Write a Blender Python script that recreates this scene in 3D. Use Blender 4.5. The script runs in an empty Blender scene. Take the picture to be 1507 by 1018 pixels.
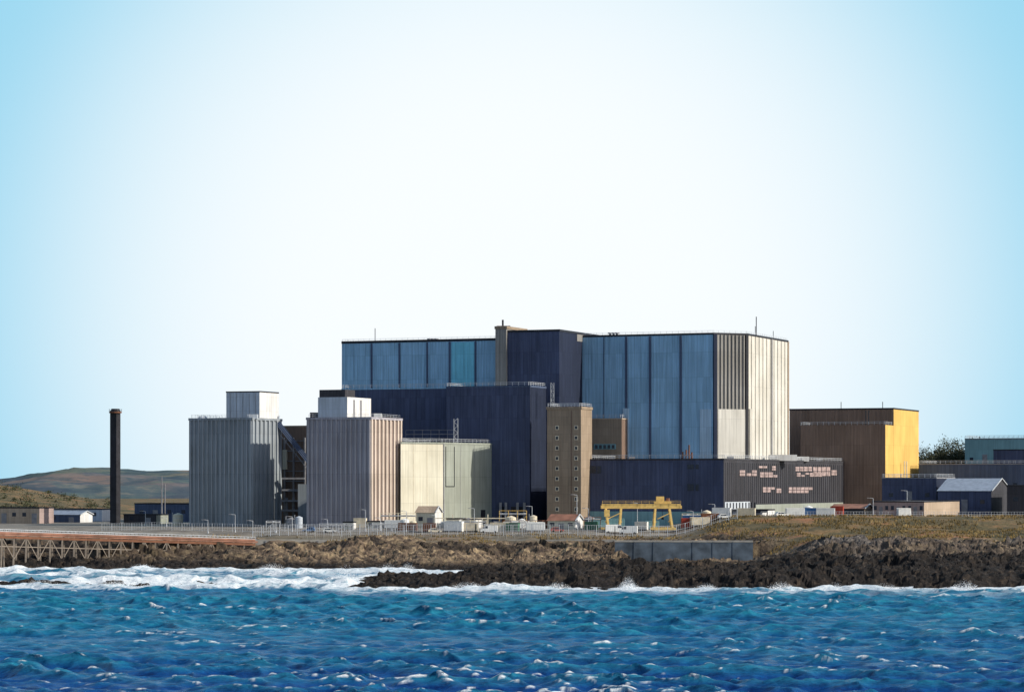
import bpy, math, random
import numpy as np
random.seed(7); rng=np.random.default_rng(7)
scene=bpy.context.scene
CAMZ=25.0; FL=4000.0
# ---- image pixel helpers: (c = column, v = row, r = chosen depth) -> metres
def col_x(c,r): return (c-753.5)*r/FL
def row_z(v,r): return CAMZ+(710-v)*r/FL
TH=math.radians(22)
DL=(-math.cos(TH), math.sin(TH))     # along the north-west fronts
DR=(math.sin(TH), math.cos(TH))      # along the flank walls
def along(C,D,c):
    k=(c-753.5)/FL
    t=(k*C[1]-C[0])/(D[0]-k*D[1]); return (C[0]+D[0]*t, C[1]+D[1]*t)
def plan(c,r,left,right=None,depth=None):  # c, left and right are image columns; r is a chosen depth
    C=(col_x(c,r),r); L=along(C,DL,left)
    if right is not None: R=along(C,DR,right)
    else: R=(C[0]+DR[0]*depth,C[1]+DR[1]*depth)
    B=(L[0]+R[0]-C[0],L[1]+R[1]-C[1])
    return [L,C,R,B]

# ------------------------------------------------------------------ noise
def hsh(ix,iy,s):
    n=(ix.astype(np.int64)*374761393+iy.astype(np.int64)*668265263+s*1274126177)&0xffffffff
    n=((n^(n>>13))*1103515245)&0xffffffff
    n=((n^(n>>15))*668265263)&0xffffffff
    return ((n^(n>>16))&0xffff)/65535.0
def vn(x,y,s=0):
    ix=np.floor(x); iy=np.floor(y); fx=x-ix; fy=y-iy
    fx=fx*fx*(3-2*fx); fy=fy*fy*(3-2*fy)
    a=hsh(ix,iy,s); b=hsh(ix+1,iy,s); c=hsh(ix,iy+1,s); d=hsh(ix+1,iy+1,s)
    return (a*(1-fx)+b*fx)*(1-fy)+(c*(1-fx)+d*fx)*fy
def fbm(x,y,o=4,s=0):
    r=0; a=.5; t=0
    for i in range(o):
        r=r+a*vn(x*2**i+i*17.3,y*2**i+i*9.1,s+i); t+=a; a*=.5
    return r/t
def facet(x,y,s=0):
    ix=np.floor(x); iy=np.floor(y)
    best=np.full(x.shape,9.); out=np.zeros(x.shape)
    for i in (-1,0,1):
        for j in (-1,0,1):
            cx=ix+i; cy=iy+j
            px=cx+hsh(cx,cy,s); py=cy+hsh(cx,cy,s+1)
            d=(x-px)**2+(y-py)**2
            v=hsh(cx,cy,s+2)+(x-px)*(hsh(cx,cy,s+3)-.5)*1.4+(y-py)*(hsh(cx,cy,s+4)-.3)*1.6
            m=d<best; best=np.where(m,d,best); out=np.where(m,v,out)
    return out
def sstep(a,b,x):
    t=np.clip((x-a)/(b-a),0,1); return t*t*(3-2*t)

# ------------------------------------------------------------------ terrain
def terrain(x,y,detail=True):
    x=np.asarray(x,float); y=np.asarray(y,float)
    ys=774+15*(fbm(x*.045,y*0+3,3,5)-.5)*2 - 14*np.exp(-((x+5)/28)**2)+5*(fbm(x*.2,y*.1,3,6)-.5)*2
    s=y-ys
    h=np.interp(s,[-400,-200,-30,0,8,28,60,92,130],[-9,-6,-2.6,-.5,1.3,3.0,5.2,7.8,9.9])
    h=h+sstep(2,20,s)*sstep(90,55,s)*(fbm(x*.05,y*.05,3,51)-.5)*6.5
    # inlet by the sea wall
    inl=sstep(34,40,x)*sstep(86,76,x)
    h=h*(1-inl)+inl*np.where(y>801,np.maximum(h,6.5),np.interp(y,[500,620,690,760,800],[-9,-6,-.8,.8,1.6]))
    # right hand bank
    wr=sstep(50,74,x-16*sstep(725,765,y)*sstep(850,825,y))
    hr=np.interp(y,[600,640,690,740,790,830,880,1000],[-5,-1,3.0,5.6,8.0,10.6,13.9,13.6])
    hr=hr+ sstep(700,740,y)*sstep(900,840,y)*(fbm(x*.03,y*.04,3,44)-.5)*5.0
    h=h*(1-wr)+hr*wr
    # rear ground climbs on the right
    h=h+sstep(1040,1260,y)*sstep(120,230,x)*15
    # reef
    Hr=np.interp(x,[-60,-44,-31,-9,15,75,122,220],[-5,-1.6,.2,2.3,3.3,4.7,5.8,7])
    Hr=Hr+(fbm(x*.06,y*0+1,3,9)-.5)*2.6
    fr=633+8*(fbm(x*.05,y*0+7,3,12)-.5)*2
    prof=np.interp(y-fr,[-60,-12,0,10,32,55,85],[-6,-2.3,-.5,.62,1.0,.8,-1.6])
    reef=np.where(prof>0,prof*np.maximum(Hr,0)+np.minimum(Hr,0),prof+np.minimum(Hr,0))
    h=np.maximum(h,reef)
    # shoal bar on the left
    bar=-1.7+1.0*np.exp(-((y-652-5*np.sin(x*.05))/14)**2)*1.0
    bar=bar+2.2*np.exp(-((x+118)/10)**2-((y-664)/6)**2)+1.4*np.exp(-((x+54)/6)**2-((y-655)/4)**2)
    bw=sstep(-20,-40,x)*np.exp(-((y-655)/26)**4)
    h=np.where(bw>.05,np.maximum(h,bar*bw-6*(1-bw)),h)
    # low hill far left
    h=h+18*np.exp(-((x+300)/95)**2-((y-1330)/140)**2)
    rock=sstep(-70,-10,s)*sstep(88,62,s)
    rock=np.maximum(rock*(1-wr),wr*sstep(800+22*(fbm(x*.05,y*.05,3,21)-.5)*2,770,y)*sstep(560,620,y))
    rock=np.maximum(rock,sstep(-3,-1,reef)*(y<720))
    rock=np.maximum(rock,bw)
    rock=rock*(1-inl*.3*(y>700))
    if detail:
        wx=x+4*(fbm(x*.12,y*.12,3,71)-.5); wy=y+4*(fbm(x*.12,y*.12,3,72)-.5)
        r=(facet(wx*.085+.03*wy,wy*.15,3)-.5)*2.0+(facet(wx*.26,wy*.42,31)-.5)*1.0+(facet(wx*.75,wy*1.0,61)-.5)*.55
        rg=1-np.abs(2*fbm(wx*.16,wy*.22,4,75)-1)*2.2
        r=r+rg*.9-.4+(fbm(x*.5,y*.5,4,77)-.5)*1.5
        r=r*(.55+.9*fbm(x*.035,y*.06,2,79))
        h=h+rock*r*np.interp(h,[-3,0,3],[.5,.8,1.0])
        h=h+(1-rock)*sstep(-1,5,h)*sstep(950,860,y)*((fbm(x*.3,y*.3,4,88)-.5)*.5)
    return h,rock,wr,s,reef
def gz(x,y):
    return float(terrain(np.array([x]),np.array([y]),False)[0][0])

# ------------------------------------------------------------------ materials
def newmat(name):
    m=bpy.data.materials.new(name); m.use_nodes=True
    nt=m.node_tree; b=nt.nodes['Principled BSDF']; return m,nt,b
def N(nt,t,**k):
    n=nt.nodes.new(t)
    for a,v in k.items(): setattr(n,a,v)
    return n
def ramp(nt,stops):
    r=N(nt,'ShaderNodeValToRGB'); e=r.color_ramp.elements
    e[0].position=stops[0][0]; e[0].color=(*stops[0][1],1)
    e[1].position=stops[1][0]; e[1].color=(*stops[1][1],1)
    for p,c in stops[2:]:
        q=e.new(p); q.color=(*c,1)
    return r
def mixc(nt,bt,fac,a,b):
    m=N(nt,'ShaderNodeMix',data_type='RGBA',blend_type=bt)
    for s,v in ((0,fac),(6,a),(7,b)):
        if hasattr(v,'links') or hasattr(v,'is_linked'): nt.links.new(v,m.inputs[s])
        else: m.inputs[s].default_value=v if s==0 else (*v,1)
    return m.outputs[2]
def clad(name,col,bw=2.0,bh=7.0,var=.08,streak=.25,rough=.75,corr=0.0,stain=.5,seam=.7):
    m,nt,b=newmat(name)
    uv=N(nt,'ShaderNodeTexCoord')
    br=N(nt,'ShaderNodeTexBrick',offset=0.0)
    nt.links.new(uv.outputs['UV'],br.inputs['Vector'])
    br.inputs['Scale'].default_value=1; br.inputs['Brick Width'].default_value=bw; br.inputs['Row Height'].default_value=bh
    br.inputs['Mortar Size'].default_value=.05; br.inputs['Mortar Smooth'].default_value=.6
    br.inputs['Color1'].default_value=(*[c*(1-var) for c in col],1)
    br.inputs['Color2'].default_value=(*[min(1,c*(1+var)) for c in col],1)
    br.inputs['Mortar'].default_value=(*[c*seam for c in col],1)
    mp=N(nt,'ShaderNodeMapping'); mp.inputs['Scale'].default_value=(.9,.03,1)
    nt.links.new(uv.outputs['UV'],mp.inputs[0])
    n1=N(nt,'ShaderNodeTexNoise'); n1.inputs['Scale'].default_value=1.6; n1.inputs['Detail'].default_value=6; n1.inputs['Roughness'].default_value=.65
    nt.links.new(mp.outputs[0],n1.inputs['Vector'])
    lo=1-streak
    r1=ramp(nt,[(.3,(lo,lo,lo)),(.65,(1.08,1.08,1.08))]); nt.links.new(n1.outputs[0],r1.inputs[0])
    c=mixc(nt,'MULTIPLY',1.0,br.outputs[0],r1.outputs[0])
    n2=N(nt,'ShaderNodeTexNoise'); n2.inputs['Scale'].default_value=.09; n2.inputs['Detail'].default_value=5
    nt.links.new(uv.outputs['Object'],n2.inputs['Vector'])
    r2=ramp(nt,[(.35,(1-.3*stain,1-.32*stain,1-.36*stain)),(.62,(1,1,1))]); nt.links.new(n2.outputs[0],r2.inputs[0])
    c=mixc(nt,'MULTIPLY',1.0,c,r2.outputs[0])
    nt.links.new(c,b.inputs['Base Color'])
    b.inputs['Roughness'].default_value=rough
    b.inputs['Specular IOR Level'].default_value=.12
    if corr>0:
        w=N(nt,'ShaderNodeTexWave',wave_type='BANDS',bands_direction='X',wave_profile='SIN')
        w.inputs['Scale'].default_value=.314/corr
        nt.links.new(uv.outputs['UV'],w.inputs['Vector'])
        bp=N(nt,'ShaderNodeBump'); bp.inputs['Strength'].default_value=.6; bp.inputs['Distance'].default_value=.12
        nt.links.new(w.outputs[0],bp.inputs['Height']); nt.links.new(bp.outputs[0],b.inputs['Normal'])
    return m
def plain(name,col,rough=.6,metal=0,var=.2,sc=.7):
    m,nt,b=newmat(name)
    t=N(nt,'ShaderNodeTexCoord'); n=N(nt,'ShaderNodeTexNoise'); n.inputs['Scale'].default_value=sc; n.inputs['Detail'].default_value=6
    nt.links.new(t.outputs['Object'],n.inputs['Vector'])
    r=ramp(nt,[(.3,tuple(c*(1-var) for c in col)),(.7,tuple(min(1,c*(1+var)) for c in col))])
    nt.links.new(n.outputs[0],r.inputs[0]); nt.links.new(r.outputs[0],b.inputs['Base Color'])
    b.inputs['Roughness'].default_value=rough; b.inputs['Metallic'].default_value=metal
    b.inputs['Specular IOR Level'].default_value=.25
    return m

M={}
M['steel_blue']=clad('steel_blue_cladding',(.30,.51,.70),2.4,9,.09,.32,corr=.6,seam=.6,stain=.35)
M['steel_blue2']=clad('bright_blue_cladding',(.23,.64,.82),2.4,9,.06,.25,corr=.6)
M['steel_pale']=clad('pale_blue_cladding',(.44,.60,.74),2.4,9,.06,.3,corr=.6)
M['grey_rib']=clad('grey_ribbed_concrete',(.30,.29,.275),1.5,12,.06,.35,corr=.5)
M['cream_rib']=clad('cream_ribbed_concrete',(.62,.60,.55),1.5,12,.05,.22)
M['navy']=clad('navy_cladding',(.078,.096,.168),1.6,8,.12,.3,corr=.5)
M['navy2']=clad('slate_navy_cladding',(.085,.115,.19),1.6,8,.10,.25,corr=.5)
M['navyd']=clad('deep_navy_shade_cladding',(.022,.030,.058),1.6,8,.10,.25,corr=.5)  # navy darkened; puts the shadow on the central block's flank into the colour
M['towerc']=clad('tower_concrete',(.30,.335,.37),1.7,14,.06,.35,rough=.8)
M['rib_c']=clad('rib_concrete',(.34,.375,.41),1.7,14,.06,.4,rough=.8)
M['towerm']=clad('mauve_shade_tower_concrete',(.38,.365,.41),1.7,14,.06,.35,rough=.8)  # mauve copy; holds the shade of the second tower's front in its colour
M['rib_m']=clad('mauve_shade_rib_concrete',(.43,.415,.45),1.7,14,.06,.35,rough=.8)  # ribs of that front, same painted shade tone
M['rib_lit']=clad('sunlit_rib_concrete',(.60,.51,.44),1.7,14,.06,.3,rough=.8)  # ribs lightened and warmed to paint sunlight on the second tower's flank
M['tower_lit']=clad('sunlit_tower_concrete',(.34,.27,.235),1.7,14,.06,.35,rough=.8)  # warm wall copy for that flank, sunlight put into its tone
M['olive']=clad('ochre_brown_panels',(.32,.25,.185),2,3,.07,.25)
M['brown']=clad('brown_and_shade_cladding',(.23,.16,.125),2,8,.08,.3,corr=.6)
M['yellow']=clad('yellow_cladding',(.66,.43,.13),2,8,.04,.15)
M['cream']=clad('cream_panels',(.64,.61,.50),3,9,.04,.18)
M['cream_d']=clad('celadon_shade_panels',(.31,.335,.295),3,9,.04,.25)  # greyed cream; paints shade on the pale building's right-hand face
M['char']=clad('charcoal_cladding',(.058,.058,.068),1.6,7,.10,.3,corr=.5)
M['white']=clad('white_panels',(.70,.70,.70),2,5,.04,.25)
M['whiteb']=clad('shaded_white_panels',(.50,.55,.62),2,5,.04,.25)  # blue-grey copy of the white; paints shade on the penthouse fronts
M['teal']=clad('teal_panels',(.20,.36,.40),2,4,.06,.2)
M['pink']=clad('brick_render',(.38,.29,.27),3,2,.08,.25)
M['tan']=clad('tan_render',(.44,.35,.27),3,2,.06,.25)
M['roof']=plain('flat_roof_felt',(.16,.16,.17),.9)
M['roofb']=plain('grey_sheet_roof',(.22,.26,.33),.7)
M['dark']=plain('dark_trim',(.02,.022,.03),.6)
M['blackc']=plain('chimney_dark',(.026,.026,.032),.8,sc=.3,var=.4)
M['rail']=plain('galvanised_rail',(.45,.47,.50),.5)
M['glass']=plain('window_glass',(.03,.04,.06),.15)
M['pane']=plain('pinkish_panes',(.33,.25,.24),.5,sc=.5,var=.4)
M['louv']=plain('louvre_grey',(.22,.22,.235),.7)
M['yel']=plain('crane_yellow',(.62,.42,.14),.5)
M['org']=plain('orange_rust_paint',(.26,.125,.085),.7,sc=.3,var=.4)
M['rust']=plain('rusty_steel',(.16,.07,.04),.8)
M['red']=plain('container_red',(.35,.05,.03),.6)
M['grn']=plain('container_green',(.06,.16,.10),.6)
M['blu']=plain('container_blue',(.05,.14,.32),.6)
M['wht']=plain('white_paint',(.75,.75,.73),.5,var=.08)
M['crm']=plain('cream_paint',(.62,.55,.42),.6)
M['conc']=plain('concrete',(.33,.31,.28),.9,sc=.4)
M['wallc']=plain('shaded_sea_wall_concrete',(.06,.078,.10),.9,sc=.3,var=.5)  # dark bluish tone puts shade on the wall face into the colour
M['tyre']=plain('tyre_rubber',(.02,.02,.02),.9)
M['timb']=plain('weathered_piles',(.24,.20,.165),.9)
M['trunk']=plain('bark',(.07,.05,.035),.9)
M['leaf']=plain('foliage',(.055,.06,.03),.8,sc=.6,var=.6)
M['tuft']=plain('dry_grass',(.20,.14,.055),.9,sc=.15,var=.5)
M['spray']=plain('spray',(.88,.9,.92),.8,var=.05)

# ------------------------------------------------------------------ mesh builder
class MB:
    def __init__(s): s.v=[];s.f=[];s.m=[];s.uv=[];s.mats=[]
    def mi(s,k):
        if k not in s.mats: s.mats.append(k)
        return s.mats.index(k)
    def face(s,pts,k,uv=None):
        b=len(s.v); s.v+=[tuple(p) for p in pts]; s.f.append(tuple(range(b,b+len(pts)))); s.m.append(s.mi(k))
        if uv is None:
            a=pts[0]; uv=[(math.hypot(p[0]-a[0],p[1]-a[1]),p[2]) for p in pts]
        s.uv+=uv
    def prism(s,pts,z0,z1,k,top=None,zt=None,sides=None,bottom=False):
        u=0;n=len(pts)
        for i in range(n):
            p=pts[i];q=pts[(i+1)%n]; L=math.hypot(q[0]-p[0],q[1]-p[1])
            kk=sides[i] if sides else k
            s.face([(p[0],p[1],z0),(q[0],q[1],z0),(q[0],q[1],z1),(p[0],p[1],z1)],kk,[(u,z0),(u+L,z0),(u+L,z1),(u,z1)])
            u+=L
        s.face([(p[0],p[1],z1) for p in pts],top or k,[(p[0],p[1]) for p in pts])
        if bottom: s.face([(p[0],p[1],z0) for p in reversed(pts)],k,[(p[0],p[1]) for p in pts])
    def box(s,c,size,k,ang=0.0,top=None):
        ca,sa=math.cos(ang),math.sin(ang); hx,hy=size[0]/2,size[1]/2
        P=[(c[0]+x*ca-y*sa,c[1]+x*sa+y*ca) for x,y in((-hx,-hy),(hx,-hy),(hx,hy),(-hx,hy))]
        s.prism(P,c[2],c[2]+size[2],k,top,bottom=True)
    def bar(s,a,b,w,k,h=None):
        a=np.array(a,float);b=np.array(b,float);d=b-a;L=np.linalg.norm(d)
        if L<1e-6:return
        d/=L; up=np.array((0,0,1.)) if abs(d[2])<.95 else np.array((1.,0,0))
        r=np.cross(d,up); r/=np.linalg.norm(r); t=np.cross(r,d); h=h or w
        o=[r*w/2*i+t*h/2*j for i,j in((-1,-1),(1,-1),(1,1),(-1,1))]
        A=[a+x for x in o];B=[b+x for x in o]
        for i in range(4):
            j=(i+1)%4; s.face([A[i],A[j],B[j],B[i]],k,[(0,0),(w,0),(w,L),(0,L)])
        s.face(A[::-1],k,[(0,0)]*4); s.face(B,k,[(0,0)]*4)
    def cyl(s,c,r,h,k,n=14,r2=None):
        r2=r if r2 is None else r2
        P=[(c[0]+r*math.cos(6.2832*i/n),c[1]+r*math.sin(6.2832*i/n),c[2]) for i in range(n)]
        Q=[(c[0]+r2*math.cos(6.2832*i/n),c[1]+r2*math.sin(6.2832*i/n),c[2]+h) for i in range(n)]
        for i in range(n):
            j=(i+1)%n; s.face([P[i],P[j],Q[j],Q[i]],k)
        s.face(Q,k)
    def obj(s,name,parent=None):
        me=bpy.data.meshes.new(name); me.from_pydata(s.v,[],s.f)
        for k in s.mats: me.materials.append(M[k])
        me.polygons.foreach_set('material_index',s.m)
        l=me.uv_layers.new(name='UVMap'); l.data.foreach_set('uv',np.array(s.uv,dtype=float).ravel())
        me.update(); o=bpy.data.objects.new(name,me); scene.collection.objects.link(o)
        if parent: o.parent=parent
        return o
def empty(name):
    o=bpy.data.objects.new(name,None); scene.collection.objects.link(o); return o
def outn(p,q):
    L=math.hypot(q[0]-p[0],q[1]-p[1]); d=((q[0]-p[0])/L,(q[1]-p[1])/L); return d,(d[1],-d[0]),L
def ribs(mb,p,q,z0,z1,sp,w,dep,k):
    d,n,L=outn(p,q); m=max(1,round(L/sp))
    for i in range(m+1):
        t=L*i/m; t=min(max(t,w/2),L-w/2)
        c=(p[0]+d[0]*t+n[0]*dep/2*.96,p[1]+d[1]*t+n[1]*dep/2*.96,z0)
        mb.box(c,(w,dep,z1-z0),k,math.atan2(d[1],d[0]))
def onwall(mb,p,q,t,z,w,h,k,proud=.12):
    d,n,L=outn(p,q)
    c=(p[0]+d[0]*t+n[0]*(proud/2-.02),p[1]+d[1]*t+n[1]*(proud/2-.02),z)
    mb.box(c,(w,proud,h),k,math.atan2(d[1],d[0]))
def parapet(mb,pts,z,k,w=.35,h=.5,out=.12):
    n=len(pts)
    for i in range(n):
        p=pts[i];q=pts[(i+1)%n]; d,nn,L=outn(p,q)
        mb.box((( p[0]+q[0])/2+nn[0]*(out-w/2),(p[1]+q[1])/2+nn[1]*(out-w/2),z-h*.5+.01*i),(L+out*2-.01*i,w,h),k,math.atan2(d[1],d[0]))
def railing(mb,pts,z,closed=True,h=1.25,sp=2.2,th=.11,inset=.5,k='rail'):
    n=len(pts)
    for i in range(n if closed else n-1):
        p=pts[i];q=pts[(i+1)%n]; d,nn,L=outn(p,q)
        a=(p[0]-nn[0]*inset,p[1]-nn[1]*inset); b=(q[0]-nn[0]*inset,q[1]-nn[1]*inset)
        m=max(1,int(L/sp))
        for j in range(m+1):
            x=a[0]+(b[0]-a[0])*j/m; y=a[1]+(b[1]-a[1])*j/m
            mb.box((x,y,z),(th,th,h),k)
        for hh in (h,h*.55): mb.bar((a[0],a[1],z+hh),(b[0],b[1],z+hh),th*.8,k)

G0=9.0
# ------------------------------------------------------------------ reactor building (large complex)
rb=empty('reactor_building')
A=plan(730,990,503,depth=60); zA=77.2
mb=MB(); mb.prism(A,G0,zA,'steel_blue','roof'); mb.obj('west_hall_walls',rb)
mb=MB(); parapet(mb,A,zA,'dark',.4,.9)
d,n,L=outn(A[0],A[1])
for c in (547,588,629,662,700):
    P=along(A[1],DL,c); t=math.hypot(P[0]-A[0][0],P[1]-A[0][1]); onwall(mb,A[0],A[1],t,G0,.6,zA-G0-.6,'navy2',.35)
P1=along(A[1],DL,663.5);P2=along(A[1],DL,699)
t1=math.hypot(P1[0]-A[0][0],P1[1]-A[0][1]);t2=math.hypot(P2[0]-A[0][0],P2[1]-A[0][1])
onwall(mb,A[0],A[1],(t1+t2)/2,50,t2-t1-.6,zA-50.8,'steel_blue2',.16)
mb.obj('west_hall_trim',rb)
B=plan(745,981.5,729,depth=20); zB=81
mb=MB(); mb.prism(B,G0,zB,'grey_rib','roof'); parapet(mb,B,zB,'olive',.5,1.0,.25)
mb.box((col_x(741,990),990,zB),(5,4,1.0),'brown'); mb.cyl((col_x(740,990),989,zB+1),.35,2.2,'dark'); mb.box((col_x(733,990),990,zB),(2.2,2,.8),'brown')
mb.obj('lift_shaft',rb)
Cb=plan(823,975,746,depth=62); zC=79.6
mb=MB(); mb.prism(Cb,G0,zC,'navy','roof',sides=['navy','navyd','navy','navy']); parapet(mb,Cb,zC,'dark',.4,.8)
d,n,L=outn(Cb[1],Cb[2])
onwall(mb,Cb[1],Cb[2],L*.64,zC-3.0,L*.70,2.5,'grey_rib',.15)  # pale strip painted for the sunlit top of this flank
mb.obj('central_block',rb)
C=(col_x(1050,978),978); Lp=along(C,DL,852); 
ch=(math.cos(math.radians(23)),math.sin(math.radians(23)))
K=along(C,ch,1100); R=along(K,DR,1160); 
R2=(R[0]-.45*26,R[1]+.9*26); L2=(Lp[0]+DR[0]*62,Lp[1]+DR[1]*62)
D=[Lp,C,K,R,R2,L2]; zD=78.6
mb=MB(); mb.prism(D,G0,zD,'steel_blue','roof',sides=['steel_blue','grey_rib','cream_rib','cream_rib','steel_blue','steel_blue']); mb.obj('east_hall_walls',rb)
mb=MB(); parapet(mb,D,zD,'dark',.4,.7)
def tat(c):
    P=along(C,DL,c); return math.hypot(P[0]-Lp[0],P[1]-Lp[1])
for c in (889,922,957,1002): onwall(mb,Lp,C,tat(c),G0,.8 if c!=889 else .3,zD-G0-.5,'navy2',.5 if c!=889 else .2)
mb.obj('east_hall_trim',rb)
mb=MB()
onwall(mb,Lp,C,(tat(925)+tat(918))/2,G0,tat(925)-tat(916),row_z(600,985)-G0,'steel_pale',.62)
onwall(mb,Lp,C,(tat(1030)+tat(1047))/2,G0,tat(1047)-tat(1030),row_z(602,980)-G0,'steel_pale',.18)
dL=math.hypot(K[0]-C[0],K[1]-C[1])
mb.obj('pale_panels',rb)
mb=MB()
ribs(mb,C,K,G0,zD-.4,1.55,.55,.4,'grey_rib')
onwall(mb,C,K,.5,G0,1.3,zD-G0-.2,'navyd',.7)
onwall(mb,C,K,dL-.4,G0,1.0,zD-G0-.2,'dark',.75)
onwall(mb,C,K,dL*.52,G0,dL*.8,row_z(602,980)-G0,'cream_rib',.5)
t=math.hypot(R[0]-K[0],R[1]-K[1])
ribs(mb,K,R,G0,zD-.4,5.0,.5,.3,'cream_rib')
onwall(mb,K,R,t*.57,G0,.8,zD-G0-.2,'louv',.5)
onwall(mb,K,R,t*.04,G0,1.6,row_z(602,990)-G0,'cream_rib',.7)
onwall(mb,K,R,t-.6,G0,1.1,zD-G0-.2,'tan',.45)
mb.obj('corner_ribs',rb)
E=plan(780,962,657,depth=32); zE=59.1
E2=plan(662,989.5,503,depth=18); zE2=59.5
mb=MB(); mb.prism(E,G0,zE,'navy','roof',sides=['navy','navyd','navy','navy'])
mb.prism(E2,G0,zE2,'navy','roof'); parapet(mb,E,zE,'navy2',.4,.7); parapet(mb,E2,zE2,'steel_blue',.4,.5)
mb.obj('ancillary_blocks',rb)
mb=MB(); railing(mb,E,zE+.3,th=.15); railing(mb,E2,zE2+.3,th=.15); railing(mb,A,zA+.4,th=.06,h=.8); 
railing(mb,[D[0],D[1],D[2],D[3]],zD+.3,False,th=.07,h=.9)
mb.obj('roof_railings',rb)
mb=MB()
for c in (737,745,762,772):
    P=along(E[1],DL,c); mb.box((P[0]-.3*DR[0],P[1]-.8,G0),(.9,1.2,9),'louv')
for c0,c1 in ((738,746),(752,762),(764,771)):
    P=along(E[1],DL,(c0+c1)/2);t=math.hypot(P[0]-E[0][0],P[1]-E[0][1]); onwall(mb,E[0],E[1],t,G0,(c1-c0)*.26,7.5,'dark',.1)
mb.obj('ground_openings',rb)
mb=MB()
def lattice(c,r,z0,z1,w=1.2,k='rail'):
    x=col_x(c,r)
    for i,j in ((-1,-1),(1,-1),(1,1),(-1,1)): mb.bar((x+i*w/2,r+j*w/2,z0),(x+i*w/2,r+j*w/2,z1),.16,k)
    z=z0;f=1
    while z<z1-.5:
        mb.bar((x-f*w/2,r-w/2,z),(x+f*w/2,r-w/2,min(z+1.6,z1)),.12,k); mb.bar((x-w/2,r-w/2,z),(x+w/2,r-w/2,z),.12,k); z+=1.6; f=-f
mb.bar((col_x(552,1012),1012,zA),(col_x(552,1012),1012,row_z(483,1012)),.25,'dark')
mb.bar((col_x(1113,1000),1000,zD),(col_x(1113,1000),1000,row_z(466,1000)),.3,'dark')
mb.bar((col_x(1111.5,1000),1000,zD),(col_x(1111.5,1000),1000,row_z(480,1000)),.2,'dark')
mb.bar((col_x(1138,1020),1020,zD),(col_x(1138,1020),1020,row_z(487,1020)),.2,'dark')
for c,r,z in ((632,1020,zA),(637,1020,zA),(642,1020,zA),(898,1005,zD),(903,1005,zD),(908,1005,zD)):
    x=col_x(c,r); mb.cyl((x,r,z),.6,1.4,'louv',8,.4); mb.cyl((x,r,z+1.4),.9,.4,'louv',8)
for c,r,z in ((1000,1000,zD),(1080,1010,zD),(965,1000,zD),(790,990,zC)): mb.box((col_x(c,r),r,z),(2,2,.9),'louv')
lattice(813,966,zE-8,row_z(563,966),1.1)
mb.obj('masts_and_roof_plant',rb)

# ------------------------------------------------------------------ stair tower
st=empty('stair_tower')
F=plan(855,945,805,depth=11); zF=51
mb=MB(); mb.prism(F,G0,zF,'olive','roof'); parapet(mb,F,zF,'olive',.4,.9,.25); mb.obj('walls',st)
mb=MB(); d,n,Lf=outn(F[0],F[1])
z=15
while z<zF-5:
    for t in (Lf*.30,Lf*.86):
        onwall(mb,F[0],F[1],t,z,1.35,1.5,'crm',.14); onwall(mb,F[0],F[1],t,z+.25,.85,1.0,'glass',.2)
    z+=3.55
onwall(mb,F[0],F[1],Lf*.72,G0,.25,zF-G0-1,'brown',.2)
onwall(mb,F[0],F[1],Lf*.62,G0,3.2,4,'yel',.12)
mb.obj('windows',st)
mb=MB(); railing(mb,F,zF+.4,th=.15); mb.obj('railing',st)
F2=plan(915,984,850,depth=9); zF2=row_z(616,984)
mb=MB(); mb.prism(F2,G0,zF2,'olive','roof',sides=['olive','brown','olive','olive']); parapet(mb,F2,zF2,'tan',.4,.5)
d,n,L=outn(F2[0],F2[1])
onwall(mb,F2[0],F2[1],L*.62,row_z(661,990),L*.5,1.9,'teal',.15)
for i in range(5): onwall(mb,F2[0],F2[1],L*(.43+.095*i),row_z(660,990),1.0,1.3,'glass',.24)
for c in (862,868): onwall(mb,F2[0],F2[1],L*(c-850)/65,row_z(668,990),1.1,2,'cream',.2)
mb.obj('annex',st)
mb=MB(); railing(mb,F2,zF2+.3); mb.obj('annex_railing',st)

# ------------------------------------------------------------------ turbine hall (low dark block)
th=empty('turbine_hall')
Gp=plan(1065,935,857,right=1245); zG=row_z(675.5,935)
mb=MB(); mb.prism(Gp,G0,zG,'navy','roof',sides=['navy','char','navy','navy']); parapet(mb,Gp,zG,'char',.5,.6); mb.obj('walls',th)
mb=MB(); d,n,LG=outn(Gp[0],Gp[1]); d2,n2,LR=outn(Gp[1],Gp[2])
def tf(c):
    P=along(Gp[1],DL,c); return math.hypot(P[0]-Gp[0][0],P[1]-Gp[0][1])
def tr(c):
    P=along(Gp[1],DR,c); return math.hypot(P[0]-Gp[1][0],P[1]-Gp[1][1])
for c,v,w,h in ((868,696,3,3.2),(875,696,2,3.2),(882,696,2,3.2),(1014,690,1.6,2),(1019,690,1.6,2),(1026,690,1.6,2),(1014,722,1.6,3),(1019,722,1.6,3),(1026,722,1.6,3)):
    onwall(mb,Gp[0],Gp[1],tf(c),row_z(v,945),w*.7,h*.8,'glass',.12)
onwall(mb,Gp[0],Gp[1],LG/2,G0,LG*.99,6.0,'teal',.2)
mb.obj('north_windows',th)
mb=MB()
for c in range(1068,1244,3):
    t=tr(c); onwall(mb,Gp[1],Gp[2],t,17.5,.3+.003*t,zG-18.6,'dark' if c%2 else 'char',.16)
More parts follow.
